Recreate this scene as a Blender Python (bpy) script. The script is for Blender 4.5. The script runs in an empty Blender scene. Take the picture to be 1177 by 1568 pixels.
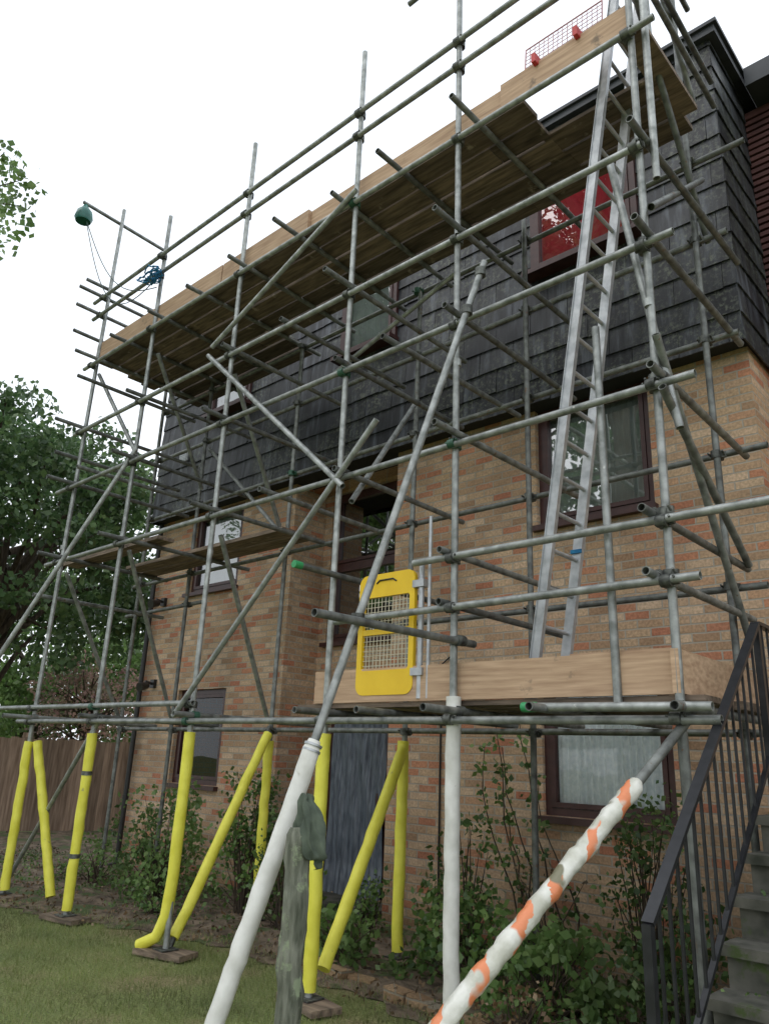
import bpy, math, random
import numpy as np
from mathutils import Vector, Matrix, noise
random.seed(7); RS=np.random.RandomState(11)
scene=bpy.context.scene
COL=scene.collection

# ------------------------------------------------------------------ helpers
class MB:
    def __init__(s): s.v=[];s.f=[];s.sm=[]
    def face(s,pts,smooth=False):
        b=len(s.v); s.v+= [tuple(p) for p in pts]; s.f.append(tuple(range(b,b+len(pts)))); s.sm.append(smooth)
    def box(s,a,b,M=None):
        x0,y0,z0=a;x1,y1,z1=b
        P=[(x0,y0,z0),(x1,y0,z0),(x1,y1,z0),(x0,y1,z0),(x0,y0,z1),(x1,y0,z1),(x1,y1,z1),(x0,y1,z1)]
        if M is not None: P=[tuple(M@Vector(p)) for p in P]
        o=len(s.v); s.v+=P
        for q in ((0,3,2,1),(4,5,6,7),(0,1,5,4),(1,2,6,5),(2,3,7,6),(3,0,4,7)):
            s.f.append(tuple(o+i for i in q)); s.sm.append(False)
    def tube(s,p0,p1,r,n=12,r1=None,caps=True):
        s.poly([p0,p1],[r,r if r1 is None else r1],n,caps)
    def pipe(s,p0,p1,r=.0242,n=14):
        # open-ended scaffold tube with a visible bore
        p0=Vector(p0);p1=Vector(p1);s.poly([p0,p1],[r,r],n,False)
        d=(p1-p0).normalized()
        for p,sg in ((p0,1),(p1,-1)):
            ref=Vector((0,0,1)) if abs(d.z)<.9 else Vector((1,0,0));a=d.cross(ref).normalized();b=d.cross(a).normalized()
            o=len(s.v)
            for rr,off in ((r,0),(r*.82,0),(r*.82,.06)):
                for k in range(n):
                    t=2*math.pi*k/n;s.v.append(tuple(p+d*sg*off+a*(rr*math.cos(t))+b*(rr*math.sin(t))))
            for lv in range(2):
                for k in range(n):
                    q=(o+lv*n+k,o+lv*n+(k+1)%n,o+(lv+1)*n+(k+1)%n,o+(lv+1)*n+k);s.f.append(q if sg<0 else q[::-1]);s.sm.append(False)
            q=tuple(o+2*n+k for k in range(n));s.f.append(q);s.sm.append(False)
    def poly(s,pts,rs,n=12,caps=True,jit=0.0):
        pts=[Vector(p) for p in pts]
        if not hasattr(rs,'__len__'): rs=[rs]*len(pts)
        rings=[]
        ref=None
        for i,p in enumerate(pts):
            d=(pts[min(i+1,len(pts)-1)]-pts[max(i-1,0)]).normalized()
            if ref is None: ref=Vector((0,0,1)) if abs(d.z)<.9 else Vector((1,0,0))
            a=d.cross(ref).normalized(); b=d.cross(a).normalized()
            o=len(s.v); ring=[]
            for k in range(n):
                t=2*math.pi*k/n; rr=rs[i]*(1+random.uniform(-jit,jit))
                s.v.append(tuple(p+a*(rr*math.cos(t))+b*(rr*math.sin(t)))); ring.append(o+k)
            rings.append(ring)
        for i in range(len(rings)-1):
            A=rings[i];B=rings[i+1]
            for k in range(n):
                s.f.append((A[k],A[(k+1)%n],B[(k+1)%n],B[k])); s.sm.append(True)
        if caps:
            for R,rev in ((rings[0],True),(rings[-1],False)):
                P=[s.v[i] for i in R]
                if rev:P=P[::-1]
                s.face(P)
    def obj(s,name,mat,parent=None):
        me=bpy.data.meshes.new(name); me.from_pydata(s.v,[],s.f); me.update()
        me.polygons.foreach_set("use_smooth",s.sm)
        return mk(name,me,mat,parent)
def mk(name,me,mat,parent=None):
    o=bpy.data.objects.new(name,me); COL.objects.link(o)
    if mat: me.materials.append(mat)
    if parent: o.parent=parent
    return o
def grp(name):
    e=bpy.data.objects.new(name,None); COL.objects.link(e); return e
def nmesh(name,V,F,mat,parent=None):
    me=bpy.data.meshes.new(name)
    n=len(V);k=F.shape[1];m=len(F)
    me.vertices.add(n);me.vertices.foreach_set("co",V.astype(np.float32).ravel())
    me.loops.add(m*k);me.loops.foreach_set("vertex_index",F.astype(np.int32).ravel())
    me.polygons.add(m);me.polygons.foreach_set("loop_start",np.arange(0,m*k,k,dtype=np.int32))
    me.update(calc_edges=True); me.validate()
    return mk(name,me,mat,parent)
def leaf_arrays(P,L,wid=.32,droop=.3):
    n=len(P); d=RS.normal(size=(n,3)); d[:,2]-=droop; d/=np.linalg.norm(d,axis=1)[:,None]
    q=RS.normal(size=(n,3)); q[:,2]*=.5
    s=np.cross(d,q); s/=np.linalg.norm(s,axis=1)[:,None]+1e-9
    L=L[:,None]
    V=np.stack([P,P+d*L*.45+s*L*wid,P+d*L,P+d*L*.45-s*L*wid],1).reshape(-1,3)
    F=np.arange(4*n).reshape(n,4)
    return V,F
def clumps(centers,radii,per):
    out=[]
    for c,r in zip(centers,radii):
        k=max(3,int(per*(r[0]*r[1]*r[2])**(2/3.)))
        d=RS.normal(size=(k,3)); d/=np.linalg.norm(d,axis=1)[:,None]
        rr=RS.uniform(.25,1,size=(k,1))**.55
        out.append(np.array(c)+d*rr*np.array(r)*(1+.18*RS.normal(size=(k,1))))
    return np.concatenate(out)
def foliage(name,centers,radii,per,size,mat,parent=None,wid=.32,zmin=0.03):
    P=clumps(centers,radii,per); P=P[P[:,2]>zmin]
    V,F=leaf_arrays(P,RS.uniform(.6,1.3,len(P))*size,wid)
    return nmesh(name,V,F,mat,parent)

# ------------------------------------------------------------------ materials
def mat(name):
    m=bpy.data.materials.new(name);m.use_nodes=True;nt=m.node_tree
    b=nt.nodes["Principled BSDF"];return m,nt,b
def N(nt,t,**kw):
    n=nt.nodes.new(t)
    for k,v in kw.items():
        if k in n.inputs: n.inputs[k].default_value=v
        else: setattr(n,k,v)
    return n
def ramp(nt,src,stops,interp='LINEAR'):
    r=nt.nodes.new("ShaderNodeValToRGB");r.color_ramp.interpolation=interp
    e=r.color_ramp.elements
    while len(e)<len(stops): e.new(.5)
    for el,(p,c) in zip(e,stops):
        el.position=p; el.color=(c if len(c)==4 else tuple(c)+(1,))
    nt.links.new(src,r.inputs[0]);return r
def mixc(nt,fac,a,b,blend='MIX'):
    m=nt.nodes.new("ShaderNodeMix");m.data_type='RGBA';m.blend_type=blend
    for sock,val in ((m.inputs[0],fac),(m.inputs[6],a),(m.inputs[7],b)):
        if hasattr(val,'links'): nt.links.new(val,sock)
        elif isinstance(val,(int,float)): sock.default_value=val
        else: sock.default_value=tuple(val)+((1,) if len(val)==3 else ())
    return m.outputs[2]
def bump(nt,b,h,strength=.4,dist=.01):
    bp=N(nt,"ShaderNodeBump",Strength=strength,Distance=dist);nt.links.new(h,bp.inputs["Height"]);nt.links.new(bp.outputs[0],b.inputs["Normal"])
def simple(name,c1,c2,scale=6,rough=.6,metal=0,detail=5,bs=.2,bd=.004,stretch=None,rnd=0,spot=None):
    m,nt,b=mat(name)
    tc=N(nt,"ShaderNodeTexCoord");v=tc.outputs["Object"]
    if stretch:
        mp=N(nt,"ShaderNodeMapping");mp.inputs["Scale"].default_value=stretch;nt.links.new(v,mp.inputs[0]);v=mp.outputs[0]
    n=N(nt,"ShaderNodeTexNoise",Scale=scale,Detail=detail);nt.links.new(v,n.inputs["Vector"])
    r=ramp(nt,n.outputs[0],[(.32,c1),(.68,c2)]);c=r.outputs[0]
    if rnd:
        g=N(nt,"ShaderNodeNewGeometry");rr=ramp(nt,g.outputs["Random Per Island"],[(0,(1-rnd,)*3),(1,(1+rnd,)*3)])
        c=mixc(nt,1.0,c,rr.outputs[0],'MULTIPLY')
    if spot:
        n2=N(nt,"ShaderNodeTexNoise",Scale=spot[1],Detail=6.,Roughness=.65);nt.links.new(tc.outputs["Object"],n2.inputs["Vector"])
        f=ramp(nt,n2.outputs[0],[(spot[2],(0,0,0)),(spot[2]+.08,(1,1,1))]);c=mixc(nt,f.outputs[0],c,spot[0])
    nt.links.new(c,b.inputs["Base Color"]);b.inputs["Roughness"].default_value=rough;b.inputs["Metallic"].default_value=metal
    bump(nt,b,n.outputs[0],bs,bd)
    return m
def leafmat(name,cols,rough=.5,trans=.3):
    m,nt,b=mat(name)
    g=N(nt,"ShaderNodeNewGeometry")
    k=len(cols)
    r=ramp(nt,g.outputs["Random Per Island"],[(i/(k-1),c) for i,c in enumerate(cols)])
    tc=N(nt,"ShaderNodeTexCoord");n=N(nt,"ShaderNodeTexNoise",Scale=1.3,Detail=3);nt.links.new(tc.outputs["Object"],n.inputs["Vector"])
    v=ramp(nt,n.outputs[0],[(.35,(.6,.6,.6)),(.65,(1.3,1.3,1.25))])
    c=mixc(nt,1.0,r.outputs[0],v.outputs[0],'MULTIPLY')
    nt.links.new(c,b.inputs["Base Color"]);b.inputs["Roughness"].default_value=rough
    t=N(nt,"ShaderNodeBsdfTranslucent");nt.links.new(c,t.inputs[0])
    mx=N(nt,"ShaderNodeMixShader");mx.inputs[0].default_value=trans
    nt.links.new(b.outputs[0],mx.inputs[1]);nt.links.new(t.outputs[0],mx.inputs[2])
    nt.links.new(mx.outputs[0],nt.nodes["Material Output"].inputs[0])
    return m
def brickmat():
    m,nt,b=mat("buff_brick")
    tc=N(nt,"ShaderNodeTexCoord");s=N(nt,"ShaderNodeSeparateXYZ");nt.links.new(tc.outputs["Object"],s.inputs[0])
    ad=N(nt,"ShaderNodeMath",operation='ADD');nt.links.new(s.outputs[0],ad.inputs[0]);nt.links.new(s.outputs[1],ad.inputs[1])
    cb=N(nt,"ShaderNodeCombineXYZ");nt.links.new(ad.outputs[0],cb.inputs[0]);nt.links.new(s.outputs[2],cb.inputs[1])
    dn=N(nt,"ShaderNodeTexNoise",Scale=9.,Detail=2.);nt.links.new(cb.outputs[0],dn.inputs["Vector"])
    dm=N(nt,"ShaderNodeVectorMath",operation='SCALE');dm.inputs["Scale"].default_value=.011;nt.links.new(dn.outputs["Color"],dm.inputs[0])
    va=N(nt,"ShaderNodeVectorMath",operation='ADD');nt.links.new(cb.outputs[0],va.inputs[0]);nt.links.new(dm.outputs[0],va.inputs[1])
    br=N(nt,"ShaderNodeTexBrick",Scale=1.);nt.links.new(va.outputs[0],br.inputs["Vector"])
    br.inputs["Color1"].default_value=(0,0,0,1);br.inputs["Color2"].default_value=(1,1,1,1);br.inputs["Mortar"].default_value=(0,0,0,1)
    br.inputs["Mortar Size"].default_value=.0075;br.inputs["Mortar Smooth"].default_value=.3;br.inputs["Brick Width"].default_value=.225;br.inputs["Row Height"].default_value=.075
    r=ramp(nt,br.outputs["Color"],[(0,(.36,.225,.135)),(.2,(.53,.37,.235)),(.4,(.44,.285,.175)),(.6,(.61,.445,.305)),(.78,(.52,.355,.215)),(.84,(.44,.18,.105)),(1,(.54,.255,.145))])
    n=N(nt,"ShaderNodeTexNoise",Scale=45.,Detail=5.);nt.links.new(tc.outputs["Object"],n.inputs["Vector"])
    nv=ramp(nt,n.outputs[0],[(.3,(.70,.69,.67)),(.7,(1.2,1.2,1.2))])
    c=mixc(nt,1.,r.outputs[0],nv.outputs[0],'MULTIPLY')
    c=mixc(nt,br.outputs["Fac"],c,(.40,.355,.29))
    n2=N(nt,"ShaderNodeTexNoise",Scale=.9,Detail=7.,Roughness=.6);nt.links.new(tc.outputs["Object"],n2.inputs["Vector"])
    lv=ramp(nt,n2.outputs[0],[(.3,(.66,.65,.64)),(.5,(.98,.98,.98)),(.7,(1.16,1.16,1.16))])
    c=mixc(nt,1.,c,lv.outputs[0],'MULTIPLY')
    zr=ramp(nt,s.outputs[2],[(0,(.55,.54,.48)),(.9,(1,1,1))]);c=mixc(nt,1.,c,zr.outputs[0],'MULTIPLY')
    nt.links.new(c,b.inputs["Base Color"]);b.inputs["Roughness"].default_value=.88
    inv=N(nt,"ShaderNodeMath",operation='SUBTRACT');inv.inputs[0].default_value=1.;nt.links.new(br.outputs["Fac"],inv.inputs[1])
    mm=N(nt,"ShaderNodeMath",operation='MULTIPLY_ADD');nt.links.new(n.outputs[0],mm.inputs[0]);mm.inputs[1].default_value=.35;nt.links.new(inv.outputs[0],mm.inputs[2])
    bump(nt,b,mm.outputs[0],.8,.008)
    return m
def slatemat():
    m,nt,b=mat("slate_cladding")
    tc=N(nt,"ShaderNodeTexCoord");g=N(nt,"ShaderNodeNewGeometry")
    base=ramp(nt,g.outputs["Random Per Island"],[(0,(.015,.016,.019)),(.6,(.024,.026,.030)),(1,(.036,.038,.043))])
    mp=N(nt,"ShaderNodeMapping");mp.inputs["Scale"].default_value=(6,6,.7);nt.links.new(tc.outputs["Object"],mp.inputs[0])
    n=N(nt,"ShaderNodeTexNoise",Scale=1.5,Detail=8.,Roughness=.65);nt.links.new(mp.outputs[0],n.inputs["Vector"])
    st=ramp(nt,n.outputs[0],[(.35,(.5,.5,.5)),(.52,(1.3,1.3,1.32)),(.66,(4.2,4.4,4.5))])
    c=mixc(nt,1.,base.outputs[0],st.outputs[0],'MULTIPLY')
    n2=N(nt,"ShaderNodeTexNoise",Scale=24.,Detail=9.,Roughness=.78);nt.links.new(tc.outputs["Object"],n2.inputs["Vector"])
    n3=N(nt,"ShaderNodeTexNoise",Scale=1.4,Detail=4.);nt.links.new(tc.outputs["Object"],n3.inputs["Vector"])
    a=ramp(nt,n2.outputs[0],[(.50,(0,0,0)),(.60,(1,1,1))]);l=ramp(nt,n3.outputs[0],[(.43,(0,0,0)),(.60,(1,1,1))])
    f=mixc(nt,1.,a.outputs[0],l.outputs[0],'MULTIPLY')
    fm=N(nt,"ShaderNodeMath",operation='MULTIPLY');nt.links.new(f,fm.inputs[0]);fm.inputs[1].default_value=.6
    c=mixc(nt,fm.outputs[0],c,(.19,.21,.155))
    nt.links.new(c,b.inputs["Base Color"]);b.inputs["Roughness"].default_value=.48;b.inputs["Specular IOR Level"].default_value=.35
    bump(nt,b,n2.outputs[0],.4,.004)
    return m
def glassmat(name,mul,off):
    m,nt,b=mat(name);nt.nodes.remove(b)
    fr=N(nt,"ShaderNodeFresnel",IOR=1.5);ma=N(nt,"ShaderNodeMath",operation='MULTIPLY_ADD',use_clamp=True);nt.links.new(fr.outputs[0],ma.inputs[0]);ma.inputs[1].default_value=mul;ma.inputs[2].default_value=off
    t=N(nt,"ShaderNodeBsdfTransparent");t.inputs[0].default_value=(.95,.97,.96,1)
    g=N(nt,"ShaderNodeBsdfGlossy",Roughness=.012)
    tc=N(nt,"ShaderNodeTexCoord");n=N(nt,"ShaderNodeTexNoise",Scale=2.2,Detail=1.);nt.links.new(tc.outputs["Object"],n.inputs["Vector"])
    bp=N(nt,"ShaderNodeBump",Strength=.2,Distance=.01);nt.links.new(n.outputs[0],bp.inputs["Height"]);nt.links.new(bp.outputs[0],g.inputs["Normal"])
    mx=N(nt,"ShaderNodeMixShader");nt.links.new(ma.outputs[0],mx.inputs[0]);nt.links.new(t.outputs[0],mx.inputs[1]);nt.links.new(g.outputs[0],mx.inputs[2])
    nt.links.new(mx.outputs[0],nt.nodes["Material Output"].inputs[0]);return m
def tapemat():
    m,nt,b=mat("barrier_tape_wrap")
    tc=N(nt,"ShaderNodeTexCoord");s=N(nt,"ShaderNodeSeparateXYZ");nt.links.new(tc.outputs["Object"],s.inputs[0])
    at=N(nt,"ShaderNodeMath",operation='ARCTAN2');nt.links.new(s.outputs[1],at.inputs[0]);nt.links.new(s.outputs[0],at.inputs[1])
    a=N(nt,"ShaderNodeMath",operation='MULTIPLY_ADD');nt.links.new(s.outputs[2],a.inputs[0]);a.inputs[1].default_value=24.;nt.links.new(at.outputs[0],a.inputs[2])
    n=N(nt,"ShaderNodeTexNoise",Scale=8.,Detail=4.);nt.links.new(tc.outputs["Object"],n.inputs["Vector"])
    a2=N(nt,"ShaderNodeMath",operation='MULTIPLY_ADD');nt.links.new(n.outputs[0],a2.inputs[0]);a2.inputs[1].default_value=6.;nt.links.new(a.outputs[0],a2.inputs[2])
    si=N(nt,"ShaderNodeMath",operation='SINE');nt.links.new(a2.outputs[0],si.inputs[0])
    n4=N(nt,"ShaderNodeTexNoise",Scale=5.,Detail=2.);nt.links.new(tc.outputs["Object"],n4.inputs["Vector"])
    n5=N(nt,"ShaderNodeTexNoise",Scale=9.,Detail=1.);nt.links.new(tc.outputs["Object"],n5.inputs["Vector"])
    om=ramp(nt,n5.outputs[0],[(.40,(0,0,0)),(.46,(1,1,1))]);sm=ramp(nt,si.outputs[0],[(.56,(0,0,0)),(.60,(1,1,1))])
    fo=mixc(nt,1.,om.outputs[0],sm.outputs[0],'MULTIPLY')
    d=ramp(nt,n.outputs[0],[(.4,(.50,.50,.42)),(.6,(.74,.74,.68))])
    c=mixc(nt,fo,d.outputs[0],(.74,.25,.11))
    ol=ramp(nt,n4.outputs[0],[(.62,(0,0,0)),(.65,(1,1,1))])
    c=mixc(nt,ol.outputs[0],c,(.20,.19,.12))
    nt.links.new(c,b.inputs["Base Color"]);b.inputs["Roughness"].default_value=.4
    bump(nt,b,a2.outputs[0],.5,.005);return m

M_brick=brickmat();M_slate=slatemat();M_tape=tapemat()
M_glass=glassmat("window_glass",2.2,.13);M_glass_c=glassmat("clear_window_glass",1.1,.0);M_glass_r=glassmat("reflective_window_glass",2.6,.30)  # third glass has raised reflectance, so its panes mirror more
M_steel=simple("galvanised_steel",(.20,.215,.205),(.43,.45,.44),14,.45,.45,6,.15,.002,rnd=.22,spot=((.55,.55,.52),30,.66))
M_steel_d=simple("shaded_weathered_steel",(.10,.105,.10),(.25,.265,.25),14,.52,.4,6,.15,.002,rnd=.28,spot=((.16,.09,.05),18,.62))  # dark tone puts underside shade into the transoms' colour; rust spots are wear
M_coup=simple("coupler_steel",(.045,.048,.045),(.17,.18,.165),30,.55,.5,4,.3,.003,rnd=.3)
M_coupg=simple("green_coupler",(.02,.075,.05),(.05,.14,.09),30,.5,.1,4,.2,.002)
M_green=simple("green_cap",(.02,.25,.09),(.05,.36,.13),10,.45)
M_alu=simple("aluminium",(.36,.38,.40),(.55,.57,.59),14,.4,.5,rnd=.05)
M_pine=simple("pine_toe_board",(.35,.225,.14),(.54,.38,.25),3,.75,0,8,.25,.003,(1.0,6,14),rnd=.14,spot=((.22,.16,.11),5,.62))
M_board=simple("scaffold_board",(.07,.052,.038),(.22,.165,.12),3,.8,0,8,.3,.003,(1.2,10,10),rnd=.4,spot=((.36,.30,.24),5,.62))
M_yel=simple("yellow_foam",(.72,.68,.06),(.86,.82,.11),8,.5,0,5,.3,.008,spot=((.42,.40,.12),14,.67))
M_yelg=simple("yellow_gate_paint",(.78,.50,.01),(.86,.58,.02),5,.4)
M_wire=simple("galvanised_wire",(.55,.52,.38),(.68,.64,.5),5,.4)
M_white=simple("white_sleeve",(.62,.62,.57),(.80,.80,.76),9,.5,0,6,.6,.012,spot=((.42,.40,.33),11,.67))
M_frame=simple("brown_window_frame",(.040,.014,.013),(.065,.025,.022),12,.38)
M_black=simple("black_paint",(.010,.011,.013),(.022,.023,.027),18,.35)
M_blackp=simple("black_plastic",(.012,.012,.013),(.02,.02,.02),10,.4)
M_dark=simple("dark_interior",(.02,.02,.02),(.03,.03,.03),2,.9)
M_conc=simple("mossy_concrete",(.035,.038,.028),(.13,.125,.105),7,.9,0,8,.6,.01,spot=((.05,.075,.02),6,.58))
M_post=simple("old_timber_post",(.075,.085,.06),(.24,.25,.20),9,.95,0,9,1.,.02,(4,4,.7),spot=((.26,.31,.20),12,.56))
M_cloth=simple("green_rag",(.045,.06,.045),(.12,.15,.11),10,.9,0,4,.4,.01)
M_fence=simple("fence_timber",(.14,.095,.065),(.31,.23,.17),2.5,.9,0,7,.4,.004,(9,9,.7),rnd=.3)
M_bark=simple("bark",(.03,.022,.015),(.10,.075,.05),7,.95,0,8,.9,.03,(3,3,.6))
M_soil=simple("soil",(.055,.04,.027),(.22,.17,.12),9,.95,0,10,1.,.03,spot=((.07,.10,.035),2.2,.52))
M_roof=simple("roof_edge",(.025,.03,.036),(.05,.056,.064),4,.55)
M_red=simple("red_roller_blind",(.62,.03,.06),(.78,.06,.10),4,.7)
M_net=simple("lace_curtain",(.72,.78,.82),(.93,.95,.97),26,.9,0,5,.3,.004)
M_blind=simple("vertical_blind",(.42,.48,.46),(.62,.68,.66),3,.8)
M_plast=simple("protective_film",(.07,.085,.11),(.17,.20,.24),4,.22,0,6,.6,.02,(7,7,1.2))
M_rust=simple("red_brown_weatherboard",(.055,.018,.016),(.10,.035,.03),5,.7)
M_pink=simple("red_mesh",(.60,.30,.32),(.72,.42,.44),5,.5)
M_redc=simple("red_clip",(.5,.03,.03),(.6,.05,.05),5,.5)
M_rope=simple("blue_rope",(.01,.12,.28),(.02,.2,.38),20,.7)
M_cable=simple("black_cable",(.02,.05,.04),(.03,.07,.05),10,.5)
M_lamp=simple("green_lantern",(.01,.10,.08),(.02,.16,.13),10,.3)
M_leaf=leafmat("tree_leaf",[(.06,.12,.05),(.095,.17,.07),(.16,.25,.10),(.08,.15,.065)],.38,.4)
M_leafl=leafmat("bright_leaf",[(.10,.19,.05),(.16,.27,.085),(.23,.34,.12),(.13,.23,.075)],.42,.45)
M_shrub=leafmat("shrub_leaf",[(.045,.10,.03),(.085,.16,.04),(.15,.23,.065),(.06,.12,.035)],.42,.25)
M_pinkleaf=leafmat("pinkish_leaf",[(.18,.20,.11),(.60,.36,.36),(.48,.34,.28),(.15,.22,.10)],.5,.4)
M_dry=leafmat("dry_leaf",[(.08,.045,.02),(.16,.10,.05),(.24,.17,.10),(.05,.04,.02)],trans=.1)
M_blade=leafmat("grass_blade",[(.17,.22,.065),(.23,.28,.10),(.31,.30,.15),(.18,.245,.07)],trans=.35)
def lawnmat():
    m,nt,b=mat("lawn");tc=N(nt,"ShaderNodeTexCoord")
    n=N(nt,"ShaderNodeTexNoise",Scale=1.4,Detail=8.);nt.links.new(tc.outputs["Object"],n.inputs["Vector"])
    n2=N(nt,"ShaderNodeTexNoise",Scale=60.,Detail=4.);nt.links.new(tc.outputs["Object"],n2.inputs["Vector"])
    a=ramp(nt,n.outputs[0],[(.35,(.15,.19,.065)),(.52,(.21,.245,.09)),(.66,(.29,.24,.14))])
    bb=ramp(nt,n2.outputs[0],[(.35,(.55,.55,.5)),(.65,(1.2,1.2,1.1))])
    c=mixc(nt,1.,a.outputs[0],bb.outputs[0],'MULTIPLY');nt.links.new(c,b.inputs["Base Color"]);b.inputs["Roughness"].default_value=.95
    bump(nt,b,n2.outputs[0],.8,.02);return m
M_lawn=lawnmat()

# ------------------------------------------------------------------ world, sun, camera
w=bpy.data.worlds.new("World");scene.world=w;w.use_nodes=True;nt=w.node_tree
bg=nt.nodes["Background"];sk=nt.nodes.new("ShaderNodeTexSky");sk.sky_type='NISHITA';sk.sun_disc=False
sk.air_density=1.;sk.dust_density=6.;sk.ozone_density=1.
cl=N(nt,"ShaderNodeTexNoise",Scale=1.4,Detail=4.);tcw=nt.nodes.new("ShaderNodeTexCoord");nt.links.new(tcw.outputs["Generated"],cl.inputs["Vector"])
cr=ramp(nt,cl.outputs[0],[(.3,(8.7,9.3,10.1)),(.7,(10.6,10.9,11.3))])
nt.links.new(mixc(nt,.91,sk.outputs[0],cr.outputs[0]),bg.inputs[0]);bg.inputs[1].default_value=.145
sl=bpy.data.lights.new("sun","SUN");sl.energy=.6;sl.angle=math.radians(45);sl.color=(1,.99,.97)
so=bpy.data.objects.new("sun",sl);COL.objects.link(so)
sd=Vector((-.35,-.80,.95)).normalized();so.rotation_euler=sd.to_track_quat('Z','Y').to_euler();so.location=(-5,-10,20)
sk.sun_elevation=math.asin(sd.z);sk.sun_rotation=math.atan2(sd.x,sd.y)
f=Vector((-.6497,.6950,.3079)).normalized();up=-Vector((-.18,.2529,-.9506));r_=f.cross(up).normalized();up=r_.cross(f)
cd=bpy.data.cameras.new("camera");cam=bpy.data.objects.new("camera",cd);COL.objects.link(cam)
cam.matrix_world=Matrix((( r_.x,up.x,-f.x,0),(r_.y,up.y,-f.y,-6.2),(r_.z,up.z,-f.z,1.55),(0,0,0,1)))
cd.sensor_fit='VERTICAL';cd.sensor_height=36;cd.lens=27.02;cd.clip_end=2000;cd.clip_start=.02
scene.camera=cam
scene.view_settings.view_transform='Standard';scene.view_settings.look='None';scene.view_settings.exposure=0

# ------------------------------------------------------------------ ground
b=MB();b.face([(-300,-300,0),(300,-300,0),(300,300,0),(-300,300,0)]);b.obj("lawn_ground",M_lawn)
edge=[(-15.2,-2.9),(-11,-2.7),(-9,-2.5),(-8.0,-2.3),(-7.1,-2.0),(-6.3,-1.75),(-5.2,-1.7),(-4.2,-1.8),(-3,-2.0),(-1.42,-2.1)]
EX=[e[0] for e in edge];EY=[e[1] for e in edge]
V=[];F=[];nx=260;ny=44
ex=np.linspace(-15.2,-1.42,nx);ey=np.interp(ex,EX,EY)+.05*np.sin(ex*7.3)+.04*np.sin(ex*17.1)
for i in range(nx):
    top=3.2 if ex[i]<-10.7 else 0.6
    for j in range(ny):
        t=j/(ny-1);y=ey[i]*(1-t)+top*t
        hh=.5+.5*noise.noise(Vector((ex[i]*5,y*5,0)))+.35*noise.noise(Vector((ex[i]*17,y*17,3)))
        V.append((ex[i],y,.008+ (0.07*min(1,t*8))*hh*(1 if j>0 else 0)))
for i in range(nx-1):
    for j in range(ny-1): F.append((i*ny+j,(i+1)*ny+j,(i+1)*ny+j+1,i*ny+j+1))
nmesh("flower_bed_soil",np.array(V),np.array(F),M_soil)
n=90000;gx=RS.uniform(-12,-2.2,n);gy=RS.uniform(-4.6,-1.4,n)
eyg=np.interp(gx,EX,EY)+np.abs(RS.normal(size=n))*.16-.03
k=gy<eyg;gx=gx[k];gy=gy[k];n=len(gx)
h=RS.uniform(.015,.05,n);an=RS.uniform(0,6.28,n);w_=RS.uniform(.0015,.0032,n)
P=np.stack([gx,gy,np.where(gy>np.interp(gx,EX,EY),.03,0.)],1);S=np.stack([np.cos(an)*w_,np.sin(an)*w_,0*an],1);T=np.stack([RS.normal(size=n)*.014,RS.normal(size=n)*.014,h],1)
nmesh("grass",np.stack([P-S,P+S,P+T],1).reshape(-1,3),np.arange(3*n).reshape(n,3),M_blade)
n=6000;P=np.stack([RS.uniform(-13,-1.5,n),RS.uniform(-2.7,-.05,n),RS.uniform(.03,.09,n)],1)
k=P[:,1]>np.interp(P[:,0],EX,EY)-.15;P=P[k]
V,F=leaf_arrays(P,RS.uniform(.015,.05,len(P)),.3,0);nmesh("leaf_litter",V,F,M_dry)
C=[(random.uniform(-12.5,-1.6),random.uniform(-2.0,-.15),.05) for _ in range(170)];C=[c for c in C if c[1]>np.interp(c[0],EX,EY)+.1]
foliage("ground_weeds",C,[(random.uniform(.06,.17),random.uniform(.06,.15),random.uniform(.04,.12)) for _ in C],2600,.035,M_shrub,None,.36,.02)

# ------------------------------------------------------------------ house
house=grp("brick_house")
def wall(name,x0,x1,z0,z1,y,holes,mat_,parent,depth=.11):
    bm=MB();xs=sorted(set([x0,x1]+[h[0] for h in holes]+[h[1] for h in holes]));zs=sorted(set([z0,z1]+[h[2] for h in holes]+[h[3] for h in holes]))
    for i in range(len(xs)-1):
        for j in range(len(zs)-1):
            cx=(xs[i]+xs[i+1])/2;cz=(zs[j]+zs[j+1])/2
            if any(h[0]<cx<h[1] and h[2]<cz<h[3] for h in holes):continue
            bm.face([(xs[i],y,zs[j]),(xs[i+1],y,zs[j]),(xs[i+1],y,zs[j+1]),(xs[i],y,zs[j+1])])
    for h in holes:
        d=h[4] if len(h)>4 else depth;a,b2,c,e=h[:4]
        bm.face([(a,y,c),(a,y,e),(a,y+d,e),(a,y+d,c)]);bm.face([(b2,y,c),(b2,y+d,c),(b2,y+d,e),(b2,y,e)])
        bm.face([(a,y,c),(a,y+d,c),(b2,y+d,c),(b2,y,c)]);bm.face([(a,y,e),(b2,y,e),(b2,y+d,e),(a,y+d,e)])
    return bm.obj(name,mat_,parent)
XL,XR=-10.6,-1.7
W1R=(-3.77,-2.59,3.76,5.0);WGR=(-3.77,-2.59,1.16,2.38);W1L=(-9.68,-8.5,3.76,4.98);WGL=(-9.6,-8.5,1.16,2.38)
REC=(-7.39,-5.61,0,4.995,.55)
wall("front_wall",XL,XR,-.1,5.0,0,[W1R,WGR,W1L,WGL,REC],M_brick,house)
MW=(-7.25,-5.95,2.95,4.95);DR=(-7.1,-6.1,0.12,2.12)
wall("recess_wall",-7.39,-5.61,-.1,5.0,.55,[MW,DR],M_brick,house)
b=MB()
b.face([(XR,0,-.1),(XR,.8,-.1),(XR,.8,8.0),(XR,0,8.0)]);b.face([(XL,9,-.1),(XL,0,-.1),(XL,0,8.0),(XL,9,8.0)])
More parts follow.
